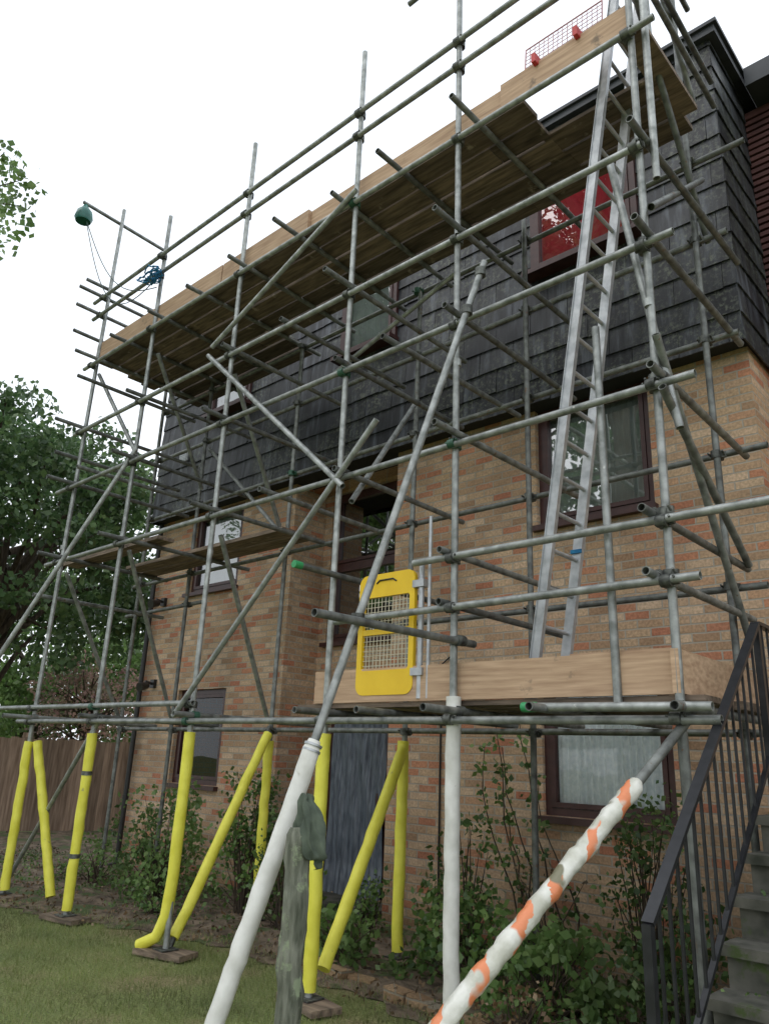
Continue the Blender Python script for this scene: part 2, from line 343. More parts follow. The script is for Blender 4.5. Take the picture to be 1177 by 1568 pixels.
b.face([(XR,9,-.1),(XL,9,-.1),(XL,9,8.0),(XR,9,8.0)]);b.obj("side_walls",M_brick,house)
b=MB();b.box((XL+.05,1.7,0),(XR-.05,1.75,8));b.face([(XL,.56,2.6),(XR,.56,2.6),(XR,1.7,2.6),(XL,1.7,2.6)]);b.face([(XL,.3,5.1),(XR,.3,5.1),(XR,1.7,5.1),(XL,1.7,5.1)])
b.obj("dark_room_backing",M_dark,house)  # near-black sheets stand in for the darkness of the rooms behind the windows
b=MB();b.box((-10.66,-.29,8.15),(-1.58,9.2,8.23));b.box((-10.69,-.32,8.232),(-1.55,9.25,8.27));b.obj("roof",M_roof,house)
CY=-.2;CXL,CXR=-10.56,-1.68
wA=(-3.62,-2.45,6.38,7.5);wB=(-6.45,-5.5,6.38,7.4);wC=(-9.3,-8.3,6.38,7.4)
wall("cladding_backing",CXL,CXR,5.02,8.15,CY,[wA,wB,wC],M_dark,house,.15)
b=MB();b.box((CXL,CY,4.99),(CXR,.3,5.02));b.face([(CXR,CY,5),(CXR,.8,5),(CXR,.8,8.15),(CXR,CY,8.15)]);b.face([(CXL,9,5),(CXL,CY,5),(CXL,CY,8.15),(CXL,9,8.15)]);b.obj("cladding_soffit",M_dark,house)
def slates(bm,u0,u1,z0,z1,holes,tr,tw=.42,th=.262):
    rows=int(math.ceil((z1-z0)/th))
    for rI in range(rows):
        za=z0+rI*th;zb=min(za+th,z1);off=(rI%2)*tw/2
        kk=int((u1-u0)/tw)+2
        for c in range(-1,kk):
            a=max(u0,u0+c*tw+off);e=min(u1,u0+(c+1)*tw+off)
            if e-a<.02:continue
            gp=random.uniform(.0015,.0035);segs=[(a+gp,e-gp,za,zb)]
            for h in holes:
                ns=[]
                for (p,q,s,t) in segs:
                    if q<=h[0] or p>=h[1] or t<=h[2] or s>=h[3]: ns.append((p,q,s,t));continue
                    if p<h[0]: ns.append((p,h[0],s,t))
                    if q>h[1]: ns.append((h[1],q,s,t))
                    pa,qa=max(p,h[0]),min(q,h[1])
                    if s<h[2]: ns.append((pa,qa,s,h[2]))
                    if t>h[3]: ns.append((pa,qa,h[3],t))
                segs=ns
            j=random.uniform(-.002,.003);dz=random.uniform(-.006,.006)
            for (p,q,s,t) in segs:
                if q-p<.015 or t-s<.01: continue
                l0=.016*(1-(s-za)/th)+.010+j; l1=.016*(1-(t-za)/th)+.008+j*.5
                s2=s-(0.010 if s==za else 0)+dz; k=random.uniform(-.0025,.0025);sk_=random.uniform(-.004,.004)
                P=[(p,l0+k,s2+sk_),(q,l0-k,s2-sk_),(q,l1,t),(p,l1,t),(p,l0-.012,s2),(q,l0-.012,s2),(q,l1-.010,t),(p,l1-.010,t)]
                P=[tr(*x) for x in P];o=len(bm.v);bm.v+=P
                for qd in ((0,1,2,3),(4,5,1,0),(1,5,6,2),(4,0,3,7)):
                    bm.f.append(tuple(o+i for i in qd));bm.sm.append(False)
b=MB();slates(b,CXL-.03,CXR+.02,4.96,8.15,[wA,wB,wC],lambda u,l,z:(u,CY-l-.004,z));b.obj("slate_cladding",M_slate,house)
b=MB();slates(b,CY-.02,.69,4.96,8.15,[],lambda u,l,z:(CXR+l+.004,u,z));b.obj("slate_cladding_return",M_slate,house)
b=MB();slates(b,CY-.02,3.,4.96,8.15,[],lambda u,l,z:(CXL-l-.004,u,z));b.obj("slate_cladding_left_return",M_slate,house)
def window(tag,rc,y,mull=(),trans=(),inner=None,innermat=None,sill=True,fw=.065,glass=None,gap=.10):
    a,c,z0,z1=rc;b=MB();yf=y;d=.07
    b.box((a+.002,yf,z0+.002),(a+fw,yf+d,z1-.002));b.box((c-fw,yf,z0+.002),(c-.002,yf+d,z1-.002))
    b.box((a+fw,yf+.001,z0+.002),(c-fw,yf+d-.001,z0+fw));b.box((a+fw,yf+.001,z1-fw),(c-fw,yf+d-.001,z1-.002))
    t=.045
    xs=[a+fw]+[v for v in mull]+[c-fw]
    for m_ in mull: b.box((m_-.035,yf+.003,z0+fw),(m_+.035,yf+d-.003,z1-fw))
    for m_ in trans: b.box((a+fw,yf+.005,m_-.035),(c-fw,yf+d-.005,m_+.035))
    zs=[z0+fw]+list(trans)+[z1-fw]
    for i in range(len(xs)-1):
        for j in range(len(zs)-1):
            xa=xs[i]+(.035 if i else 0);xb=xs[i+1]-(.035 if i<len(xs)-2 else 0)
            za=zs[j]+(.035 if j else 0);zb=zs[j+1]-(.035 if j<len(zs)-2 else 0)
            b.box((xa+.004,yf-.012,za+.004),(xa+t,yf+.05,zb-.004));b.box((xb-t,yf-.012,za+.004),(xb-.004,yf+.05,zb-.004))
            b.box((xa+t,yf-.011,za+.004),(xb-t,yf+.049,za+t));b.box((xa+t,yf-.011,zb-t),(xb-t,yf+.049,zb-.004))
    b.obj("window_frame_"+tag,M_frame,house)
    g=MB();g.face([(a+.03,yf+.03,z0+.03),(c-.03,yf+.03,z0+.03),(c-.03,yf+.03,z1-.03),(a+.03,yf+.03,z1-.03)]);g.obj("glass_"+tag,glass or M_glass,house)
    if sill:
        q=MB();q.box((a-.03,y-.13,z0-.055),(c+.03,y+.07,z0-.003));q.obj("sill_"+tag,M_frame,house)
    if inner:
        nseg=160;V=[];F=[]
        for i in range(nseg+1):
            x=a+.05+(c-a-.1)*i/nseg
            if inner=='wave': yy=yf+gap+.016*math.sin(i*.62+1.2*math.sin(i*.11))
            elif inner=='slat': yy=yf+gap+.03*((i%8)/8.)
            else: yy=yf+.06
            V+=[(x,yy,z0+.03),(x,yy,z1-.03)]
        for i in range(nseg): F.append((2*i,2*i+2,2*i+3,2*i+1))
        nmesh("curtain_"+tag,np.array(V),np.array(F),innermat,house)
window("first_right",W1R,.06,inner='slat',innermat=M_blind,glass=M_glass_r)
window("ground_right",WGR,.04,inner='wave',innermat=M_net,glass=M_glass_c,gap=.055)
window("first_left",W1L,.06,inner='slat',innermat=M_blind)
window("ground_left",WGL,.06,glass=M_glass_c)
window("stair",MW,.6,trans=(3.95,),glass=M_glass_r)
window("top_right",wA,CY-.06,inner='flat',innermat=M_red)
window("top_middle",wB,CY-.06,inner='slat',innermat=M_blind)
window("top_left",wC,CY-.06,inner='slat',innermat=M_blind)
b=MB();b.box((-7.1,.6,.12),(-7.03,.68,2.12));b.box((-6.17,.6,.12),(-6.1,.68,2.12));b.box((-7.03,.6,2.05),(-6.17,.68,2.12));b.box((-7.03,.63,.12),(-6.17,.67,2.05));b.box((-6.27,.6,1.08),(-6.24,.56,1.2));b.obj("door",M_frame,house)
V=[];F=[];nu,nv=90,40
for j in range(nv+1):
    for i in range(nu+1):
        u=i/nu;v=j/nv
        V.append((-7.04+.88*u,.585-.02*math.sin(u*62+2*math.sin(v*4))*(.4+.6*v)-.012*math.sin(u*23+v*9)-(.05*(1-v*6) if v<1/6 else 0),.1+1.97*v))
for j in range(nv):
    for i in range(nu): F.append((j*(nu+1)+i,j*(nu+1)+i+1,(j+1)*(nu+1)+i+1,(j+1)*(nu+1)+i))
o=nmesh("door_protective_film",np.array(V),np.array(F),M_plast,house);o.data.polygons.foreach_set("use_smooth",[True]*len(F))
b=MB();b.box((-7.3,.0,-.05),(-5.8,.55,.11));b.obj("door_step",M_conc,house)
b=MB();b.tube((-10.52,-.07,.1),(-10.52,-.07,4.96),.036);b.poly([(-10.52,-.07,.12),(-10.52,-.1,.05),(-10.5,-.25,.02)],[.036]*3)
for z in (.9,2.4,4.0): b.tube((-10.52,-.07,z),(-10.52,-.07,z+.05),.044)
b.obj("drainpipe",M_blackp,house)
b=MB()
for x,z in ((-10.25,3.7),(-10.25,2.49)):
    b.box((x-.05,-.05,z-.06),(x+.05,-.002,z+.06));b.tube((x,-.05,z),(x,-.16,z+.02),.02);b.tube((x,-.12,z-.03),(x+.03,-.26,z-.07),.05,r1=.065)
b.obj("wall_lamps",M_blackp,house)
b=MB();b.box((-9.92,CY-.075,5.8),(-9.7,CY-.055,5.98))
for i in range(6): b.box((-9.9,CY-.085,5.815+i*.027),(-9.72,CY-.075,5.83+i*.027))
b.obj("air_vent",M_alu,house)
b=MB();b.box((XR+.002,.02,3.25),(XR+.07,.16,3.42));b.obj("alarm_box",M_white,house)
b=MB();b.poly([(-4.9,-.02,0.1),(-4.9,-.02,2.5),(-4.75,-.02,2.6),(-4.75,-.02,4.95)],.010,8);b.poly([(-7.5,-.02,0.1),(-7.5,-.02,4.9)],.014,8);b.obj("wall_cables",M_blackp,house)

nb=grp("neighbouring_building")
b=MB();b.box((-1.69,.72,-.1),(9,9,5));b.obj("brick_base",M_brick,nb)
b=MB();b.box((-1.69,.73,5.001),(9,9,8.0));b.obj("upper_wall",M_rust,nb)
b=MB()
for i in range(40): z=5.0+i*.074;b.box((-1.66,.69,z),(9,.728,z+.045))
b.obj("weatherboards",M_rust,nb)
b=MB();b.box((-1.54,.38,8.0),(9.2,9.2,8.22));b.obj("roof",M_roof,nb)

# ------------------------------------------------------------------ scaffolding
sc=grp("scaffolding")
YO,YI=-2.25,-.95;R=.0242
outer=[(-8.98,8.77),(-7.56,7.94),(-5.87,7.99),(-4.19,8.09),(-3.03,9.6),(-1.6,9.6)]
inner=[(-9.35,7.0),(-8.2,6.75),(-6.38,6.3),(-4.57,6.3),(-3.27,6.5),(-1.73,8.4)]
st=MB();stI=MB();cp=MB();cg=MB();led=MB();ledI=MB();trn=MB();brc=MB()
jj=lambda a=.012: random.uniform(-a,a)
for x,z in outer: st.pipe((x,YO,.05),(x+jj(.03),YO+jj(.03),z))
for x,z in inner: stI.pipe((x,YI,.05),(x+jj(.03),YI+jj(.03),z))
for x,z in outer:
    zj=random.uniform(3.0,4.3)
    st.tube((x,YO,zj),(x,YO,zj+.05),R+.003)
st.pipe((-1.94,YO+.02,1.86),(-1.96,YO+.02,4.2))
st.pipe((-1.5,YO+.03,5.1),(-1.47,YO+.0,9.4))
st.pipe((-1.72,-1.55,6.5),(-1.72,-1.55,9.0))
def coup(x,y,z,axis='x',side=-1):
    t=cg if random.random()<.10 else cp
    t.tube((x,y,z-.028),(x,y,z+.028),.035,10)
    yy=y+side*.05
    if axis=='x': t.tube((x-.028,yy,z),(x+.028,yy,z),.035,10)
    else: t.tube((x+side*.05,y-.028,z),(x+side*.05,y+.028,z),.035,10)
    t.box((x+.03,y+side*.03-.012,z-.02),(x+.062,y+side*.03+.012,z+.02))
    t.box((x-.05,y+side*.02-.01,z-.015),(x-.03,y+side*.02+.01,z+.015))
    t.tube((x+.05,y+side*.03,z-.01),(x+.05,y+side*.03-.05,z+.015),.008,6)
    t.tube((x-.04,y+side*.02,z),(x-.045,y+side*.02-.05,z+.01),.007,6)
def ledger(z,a,c,y=YO,side=-1,t=None,tilt=0):
    t=t or led;yy=y+side*.05
    t.pipe((a,yy,z+jj(.012)),(c,yy,z+tilt+jj(.012)))
    for x,zt in (outer if y==YO else inner):
        if a-.05<x<c+.05 and z<zt: coup(x,y,z+tilt*(x-a)/(c-a),'x',side)
ledger(7.32,-9.2,-1.3);ledger(7.05,-9.15,-1.38);ledger(6.3,-9.15,-1.4)
ledger(5.35,-9.1,-1.55);ledger(4.6,-9.3,-1.4);ledger(3.66,-9.25,-1.35)
ledger(2.84,-3.35,-.55);ledger(2.51,-4.1,-1.42);ledger(1.81,-9.25,-1.38);ledger(1.97,-12.5,-5.8,tilt=-.02)
ledger(1.80,-9.5,-1.5,YI,1,ledI);ledger(3.7,-9.6,-1.4,YI,1,ledI);ledger(4.62,-9.5,-1.5,YI,1,ledI);ledger(5.5,-9.6,-1.5,YI,1,ledI);ledger(6.25,-9.5,-1.3,YI,1,ledI);ledger(2.75,-5.0,-1.5,YI,1,ledI)
ledger(3.3,-9.7,-7.9,YI,1,ledI)
for lv in (5.4,4.65,3.71,1.86):
    for x,zt in outer:
        trn.pipe((x+.06,YO-random.uniform(.12,.4),lv),(x+.06+jj(.05),YI+random.uniform(.12,.4),lv+jj()))
        coup(x,YO,lv,'y',1)
    for x in (-8.3,-6.7,-5.0,-3.6,-2.3):
        if random.random()<.5: trn.pipe((x,YO-random.uniform(.1,.3),lv),(x+jj(.04),YI+random.uniform(.1,.35),lv))
for z in (2.9,2.55): trn.pipe((-1.66,YO-.16,z),(-1.66,YI+.2,z));coup(-1.6,YO,z,'y',-1);trn.pipe((-3.09,YO-.1,z),(-3.09,YI+.2,z))
trn.pipe((-3.0,-3.5,2.28),(-3.0,-2.08,2.3));coup(-3.03,YO,2.3,'y',1)
trn.pipe((-4.13,-2.69,2.87),(-4.13,-.9,2.87))
xd=-8.85
while xd<-1.5:
    if not(-2.5<xd<-1.75): trn.pipe((xd,YO-random.uniform(.2,.38),6.35),(xd+jj(.05),-.62+jj(.08),6.35))
    xd+=random.uniform(.62,.85)
for z in (7.36,7.09): trn.pipe((-9.03,YO-.35,z),(-9.03,-.6,z));trn.pipe((-1.55,YO-.3,z),(-1.6,-.5,z))
trn.pipe((-9.03,-2.76,8.6),(-9.03,-1.45,8.55));trn.pipe((-9.1,YO-.3,6.75),(-9.1,YI+.3,6.75))
trn.pipe((-9.1,-2.5,7.55),(-9.0,-1.0,7.5));trn.pipe((-8.6,-2.6,5.9),(-8.6,-.9,5.9));trn.pipe((-9.1,-2.5,5.05),(-9.1,-.7,5.05));trn.pipe((-9.1,-2.45,3.25),(-9.1,-.7,3.25))
for z in (8.2,8.6): trn.pipe((-1.66,YO-.3,z),(-1.7,-.6,z))
led.pipe((-3.6,YO-.05,8.45),(-1.2,YO-.05,8.45));led.pipe((-3.6,YO-.05,8.2),(-1.2,YO-.05,8.2))
def br(a,c,t=None): (t or brc).pipe(a,c)
br((-3.72,YO-.1,4.02),(-6.0,YO-.1,1.85));br((-6.15,YO-.1,5.42),(-4.05,YO-.1,3.55));br((-4.1,YO-.1,6.36),(-6.1,YO-.1,5.5))
br((-7.5,YO-.03,4.75),(-9.36,-3.68,0.0))
br((-5.85,YO+.08,3.5),(-6.36,YI-.06,1.9));br((-8.95,YO+.08,3.55),(-9.3,YI-.05,1.9));br((-4.15,YO+.1,3.5),(-4.5,YI-.06,4.9))
br((-7.5,YO+.07,6.0),(-8.15,YI,4.8));br((-5.9,YO+.07,5.2),(-6.35,YI,3.7));br((-7.5,YO+.07,3.6),(-8.2,YI,1.9))
br((-8.95,YO+.07,6.2),(-7.6,YO+.07,4.7));br((-8.2,YI+.08,5.4),(-6.4,YI+.08,3.8))
br((-1.82,YO+.06,5.45),(-1.5,YO+.06,3.4))
br((-1.54,YO-.08,3.95),(-1.66,YI+.08,2.4),trn);br((-1.52,YO-.1,3.6),(-1.62,YI+.1,2.9),trn)
br((-1.56,YO-.1,7.0),(-1.66,YI+.1,5.5),trn);br((-1.56,YO-.1,8.3),(-1.66,YI+.1,6.9),trn);br((-1.5,YO-.1,4.8),(-1.66,YI+.1,6.1),trn)
br((-5.8,YI-.06,5.6),(-4.0,YI-.06,6.2));br((-7.45,YO,1.85),(-9.68,-1.94,.02))
RT=Vector((-2.74,-2.33,4.99));RB=Vector((-3.30,-3.81,.02));br(RT,RB)
for p in (RT.lerp(RB,.02),RT.lerp(RB,.09),RT.lerp(RB,.54)): cp.tube(p-Vector((0,0,.03)),p+Vector((0,0,.03)),.04,10)
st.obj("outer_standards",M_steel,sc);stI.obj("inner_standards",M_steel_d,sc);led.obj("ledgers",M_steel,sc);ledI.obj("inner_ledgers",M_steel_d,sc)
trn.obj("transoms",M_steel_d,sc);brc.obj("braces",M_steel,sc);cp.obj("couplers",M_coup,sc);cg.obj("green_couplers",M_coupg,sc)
b=MB()
for p,q in (((-4.13,-2.71,2.87),(-4.13,-2.64,2.87)),((-2.45,YO-.12,1.87),(-2.36,YO-.12,1.87))): b.tube(p,q,R+.004)
b.obj("green_end_caps",M_green,sc)
b=MB();b.pipe((-2.45,YO-.12,1.87),(-1.4,YO-.1,1.86));b.obj("short_ledger",M_steel,sc)
b=MB()
def boards(bm,x0,x1,ys,z,L=3.9):
    for y in ys:
        x=x0-random.uniform(0,.2)
        s=random.uniform(1.5,3.9)
        while x<x1-.05:
            e=min(x+s,x1+random.uniform(0,.06));bm.box((x+.004,y+.004,z+jj(.006)),(e-.004,y+.212,z+.038+jj(.003)));x=e;s=L
ys=[-2.2+i*.232 for i in range(5)]
boards(b,-8.95,-2.5,ys,6.385);boards(b,-2.5,-1.66,[-1.78,-1.55,-1.32],6.385);boards(b,-8.95,-6.6,[-1.03,-.79],6.385)
b.box((-1.68,-2.2,6.386),(-1.50,-1.28,6.424))
boards(b,-8.9,-5.9,[-1.42,-1.19],3.745,3.0);boards(b,-4.35,-1.5,[-2.21+i*.232 for i in range(5)],1.895)
boards(b,-9.3,-7.3,[-2.0],3.745,2.);b.obj("deck_boards",M_board,sc)
b=MB()
for x0,x1,q in ((-9.05,-6.3,0),(-6.28,-4.9,.002),(-4.98,-2.6,.042),(-2.66,-1.6,0)):
    b.box((x0,YO+.03+q,6.43),(x1,YO+.066+q,6.655))
b.box((-9.08,YO+.07,6.43),(-9.045,-.9,6.65))
b.box((-4.36,YO+.03,1.935),(-1.62,YO+.068,2.165));b.box((-1.62,YO-.02,1.935),(-1.58,YI+.05,2.16))
b.box((-2.25,YO+.072,1.95),(-1.63,YO+.108,2.18))
b.obj("toe_boards",M_pine,sc)
b=MB()
def sleeve(bm,a,c,r=.048,n=14,nseg=18,jit=.05):
    a=Vector(a);c=Vector(c);bm.poly([a.lerp(c,i/nseg)+Vector((jj(.005),jj(.005),0)) for i in range(nseg+1)],[r*(1+random.uniform(-jit,jit)) for _ in range(nseg+1)],n)
sleeve(b,(-8.98,YO,1.6),(-8.95,YO,.1));sleeve(b,(-7.56,YO,1.7),(-7.56,YO,.1));sleeve(b,(-4.19,YO,1.72),(-4.19,YO,.1))
b.poly([(-5.87,YO,1.72),(-5.865,YO,1.45),(-5.87,YO,1.2),(-5.878,YO,.9),(-5.88,YO,.6),(-5.9,YO-.01,.3),(-5.96,YO-.04,.14),(-6.1,YO-.1,.06)],[.048,.05,.046,.05,.047,.05,.046,.05],14)
sleeve(b,(-6.38,YI,1.7),(-6.38,YI,.15));sleeve(b,(-4.57,YI,1.72),(-4.57,YI,.1))
sleeve(b,(-8.9,YO+.06,1.6),(-8.3,-2.05,.1));sleeve(b,(-6.32,YI-.08,1.76),(-5.92,-2.15,.12));sleeve(b,(-4.5,YI-.08,1.66),(-4.22,-2.1,.2))
b.obj("yellow_foam_sleeves",M_yel,sc)
b=MB();
for z in (.55,1.3): b.tube((-7.56,YO,z),(-7.56,YO,z+.04),.052)
b.tube((-6.32,YI-.08,1.76),(-6.34,YI-.05,1.83),R);b.tube((-5.92,-2.15,.13),(-5.9,-2.2,.05),R)
for x,y in ((-8.98,YO),(-7.56,YO),(-5.87,YO),(-4.19,YO),(-3.03,YO),(-1.6,YO),(-6.38,YI),(-4.57,YI)):
    b.box((x-.075,y-.075,.06),(x+.075,y+.075,.068));b.tube((x,y,.06),(x,y,.18),.02)
b.obj("base_plates",M_coup,sc)
b=MB()
for x,y in ((-8.98,YO),(-7.56,YO),(-5.87,YO),(-4.19,YO),(-3.03,YO),(-6.38,YI),(-4.57,YI)):
    b.box((-.24,-.11,.015),(.24,.11,.055),Matrix.Translation((x,y,0))@Matrix.Rotation(random.uniform(-.5,.5),4,'Z'))
b.obj("sole_boards",M_board,sc)
b=MB();sleeve(b,(-3.03,YO,1.95),(-3.03,YO,.1),.047,16,26,.03)
d=(RB-RT);tt=(4.99-1.64)/4.97;S0=RT+d*tt
S=[S0+(RB-S0)*(i/34)+Vector((jj(.003),jj(.003),0)) for i in range(35)];b.poly(S,[.032]+[.046*(1+random.uniform(-.05,.05)) for _ in range(34)],20,jit=.03)
b.obj("white_sleeves",M_white,sc)
b=MB()
for t in (.012,.03): p=S0.lerp(RB,t);b.tube(p,p+(RB-S0).normalized()*.012,.05,14)
b.obj("sleeve_ties",M_alu,sc)
A=Vector((-1.6,-2.3,1.74));B=Vector((-2.3,-4.25,.02));Lg=(A-B).length
b=MB();b.poly([(jj(.004),jj(.004),i/70*Lg*.86) for i in range(71)],[.040*(1+random.uniform(-.07,.07)) for _ in range(70)]+[.030],20,jit=.06)
o=b.obj("barrier_tape_wrap",M_tape,sc);o.matrix_world=Matrix.Translation(B)@(A-B).to_track_quat('Z','Y').to_matrix().to_4x4()
b=MB();b.pipe(B,A+(A-B)*.03);b.tube((-1.6,YO,1.9),(-1.58,YO,.06),R+.003);b.obj("taped_raker_tube",M_steel_d,sc)

lad=grp("ladder")
b=MB();f0=Vector((-2.65,0,1.94));f1=Vector((-1.73,0,7.55));dv=(f1-f0).normalized();pv=Vector((dv.z,0,-dv.x))
for y in (-1.96,-1.60):
    c=[f0+pv*.034,f0-pv*.034,f1-pv*.034,f1+pv*.034]
    lo=[Vector((p.x,y-.014,p.z)) for p in c];hi=[Vector((p.x,y+.014,p.z)) for p in c]
    b.face(lo);b.face(hi[::-1])
    for i in range(4): b.face([lo[i],hi[i],hi[(i+1)%4],lo[(i+1)%4]])
    for s_ in (.034,-.029):
        q=[f0+pv*s_,f0+pv*(s_-.005),f1+pv*(s_-.005),f1+pv*s_]
        sg=-1 if y<-1.8 else 1
        pts=[Vector((p.x,y+sg*.014,p.z)) for p in q]+[Vector((p.x,y+sg*.024,p.z)) for p in q]
        b.face(pts[4:]);b.face([pts[0],pts[3],pts[7],pts[4]]);b.face([pts[1],pts[2],pts[6],pts[5]])
b.obj("stiles",M_alu,lad)
b=MB();Ln=(f1-f0).length;z=.22
while z<Ln-.1:
    p=f0+dv*z;b.tube((p.x,-1.95,p.z),(p.x,-1.61,p.z),.015,10);z+=.25
b.obj("rungs",M_alu,lad)
b=MB();p=f0+dv*1.02
for k in range(3): b.tube((p.x-.04,-1.625,p.z+k*.009),(p.x+.04,-1.62,p.z+k*.009),.006,6)
b.obj("blue_lashing",M_rope,lad)
ga=grp("ladder_safety_gate");b=MB();gy=-2.21
x0,x1,z0,z1=-3.93,-3.40,1.98,2.84
def rr(x0,x1,z0,z1,r,n=6):
    P=[]
    for cx,cz,a0 in ((x1-r,z1-r,0),(x0+r,z1-r,90),(x0+r,z0+r,180),(x1-r,z0+r,270)):
        for i in range(n+1):
            a=math.radians(a0+90*i/n);P.append((cx+r*math.cos(a),cz+r*math.sin(a)))
    return P
O=rr(x0,x1,z0,z1,.07);I=rr(x0+.045,x1-.045,z0+.17,z1-.17,.02)
for yy,fl in ((gy-.015,0),(gy+.015,1)):
    for i in range(len(O)):
        k=(i+1)%len(O);q=[(O[i][0],yy,O[i][1]),(O[k][0],yy,O[k][1]),(I[k][0],yy,I[k][1]),(I[i][0],yy,I[i][1])]
        b.face(q if fl else q[::-1])
for Q in (O,I):
    for i in range(len(Q)):
        k=(i+1)%len(Q);b.face([(Q[i][0],gy-.015,Q[i][1]),(Q[i][0],gy+.015,Q[i][1]),(Q[k][0],gy+.015,Q[k][1]),(Q[k][0],gy-.015,Q[k][1])])
b.box((x0+.045,gy-.012,2.40),(x1-.045,gy+.012,2.44));b.obj("frame",M_yelg,ga)
b=MB();b.poly([(x0+.17,gy-.017,z1-.07),(x0+.2,gy-.02,z1-.05),(x1-.2,gy-.02,z1-.05),(x1-.17,gy-.017,z1-.07)],.006,6);b.obj("handle_slot",M_blackp,ga)
b=MB()
for i in range(1,13): x=x0+.045+i*(x1-x0-.09)/13;b.tube((x,gy,z0+.16),(x,gy,z1-.16),.0028,6)
for i in range(1,15): z=z0+.17+i*(z1-z0-.34)/15;b.tube((x0+.04,gy+.004,z),(x1-.04,gy+.004,z),.0028,6)
b.obj("wire_mesh",M_wire,ga)
b=MB();b.tube((x1+.05,gy,1.95),(x1+.05,gy,2.9),.02);b.tube((x1+.12,gy,1.95),(x1+.12,gy,3.2),.012)
for z in (2.1,2.7): b.box((x1-.01,gy-.03,z),(x1+.09,gy+.03,z+.05))
b.obj("hinge_post",M_alu,ga)
wg=grp("wire_mesh_guard")
b=MB();o0=Vector((-2.58,-2.0,6.72));ux=Vector((.68,0,0));uz=Vector((.0,.04,.46))
for i in range(17): p=o0+ux*(i/16);b.tube(p,p+uz,.003,6)
for i in range(12): p=o0+uz*(i/11);b.tube(p,p+ux,.003,6)
for p,q in ((o0,o0+ux),(o0+uz,o0+uz+ux),(o0,o0+uz),(o0+ux,o0+ux+uz)): b.tube(p,q,.006,8)
b.obj("mesh",M_pink,wg);b=MB()
for x in (-2.35,-2.0): b.box((x,-2.27,6.62),(x+.035,-2.16,6.70));b.tube((x+.017,-2.2,6.66),(x+.017,-1.99,6.8),.008,6)
b.obj("clips",M_redc,wg)
la=grp("hanging_work_lamp");b=MB();c=Vector((-9.03,-2.72,8.42))
b.poly([c+Vector((0,0,.16)),c+Vector((0,0,.1)),c+Vector((0,0,.04)),c+Vector((0,0,-.06)),c+Vector((0,0,-.11))],[.02,.05,.1,.12,.10],14);b.tube(c+Vector((0,0,.1)),c+Vector((0,0,.2)),.01);b.obj("shade",M_lamp,la)
b=MB()
for q in range(2):
    a=Vector((-9.0,-2.7,8.35));e=Vector((-7.6,-2.27,7.05 if q else 6.9));P=[]
    for i in range(17):
        t=i/16;p=a.lerp(e,t);p.z-=(.45+.35*q)*math.sin(math.pi*t);P.append(p)
    b.poly(P,.006,6)
b.obj("cable",M_cable,la)
b=MB()
for k in range(7):
    P=[]
    for i in range(25):
        a=i/24*2*math.pi;P.append((-7.54+.03*jj(1)+math.cos(a+k)*(.07+.022*k),YO-.06-.02*k+.03*math.sin(a*3+k),6.98+jj(.02)+math.sin(a+k)*(.05+.012*(k%4))))
    b.poly(P,.008,6)
b.obj("blue_rope_coil",M_rope)

# ------------------------------------------------------------------ stairs and railing
sr=grp("external_stairs");b=MB()
for i in range(8):
    y0=-3.2+.203*i;b.box((-1.42,y0,-.05),(-.3,y0+.2031 if i<7 else -1.57,.17*(i+1)-.045));b.box((-1.44,y0-.03,.17*(i+1)-.044),(-.28,y0+.2,.17*(i+1)))
b.box((-1.42,-1.57,-.05),(1.5,.69,1.5));b.obj("steps",M_conc,sr)
C=[(-1.36+random.uniform(0,.25),-3.2+.203*i+.12,.17*(i+1)+.01) for i in range(2,8) for _ in range(2)]
foliage("step_moss",C,[(.09,.05,.02)]*len(C),3500,.02,M_shrub,sr,.4,.02)
ra=grp("stair_railing");b=MB();xr=-1.4
def hz(y): return 1.016+(y+3.19)*.845 if y<-1.58 else 2.377
def bar(a,c,w=.022,h=.006):
    a=Vector(a);c=Vector(c);d=(c-a).normalized();upv=Vector((1,0,0)).cross(d)
    P=[]
    for q in (a,c):
        for sx,su in ((-1,-1),(1,-1),(1,1),(-1,1)): P.append(tuple(q+Vector((sx*w,0,0))+upv*su*h))
    o=len(b.v);b.v+=P
    for qd in ((0,1,2,3),(7,6,5,4),(0,4,5,1),(1,5,6,2),(2,6,7,3),(3,7,4,0)): b.f.append(tuple(o+i for i in qd));b.sm.append(False)
bar((xr,-3.19,1.016),(xr,-1.58,2.377),.024,.010);bar((xr,-1.58,2.377),(xr,.62,2.377),.024,.010)
bar((xr,-3.19,.30),(xr,-1.58,1.66),.012,.010);bar((xr,-1.58,1.66),(xr,.62,1.66),.012,.010)
for y,zb in ((-3.19,0),(-1.58,1.2),(-.5,1.4),(.6,1.4)): b.box((xr-.018,y-.018,zb),(xr+.018,y+.018,hz(y)))
y=-3.09
while y<.6: b.box((xr-.006,y-.006,hz(y)-.72),(xr+.006,y+.006,hz(y)-.01));y+=.1
b.obj("handrail_and_balusters",M_black,ra)

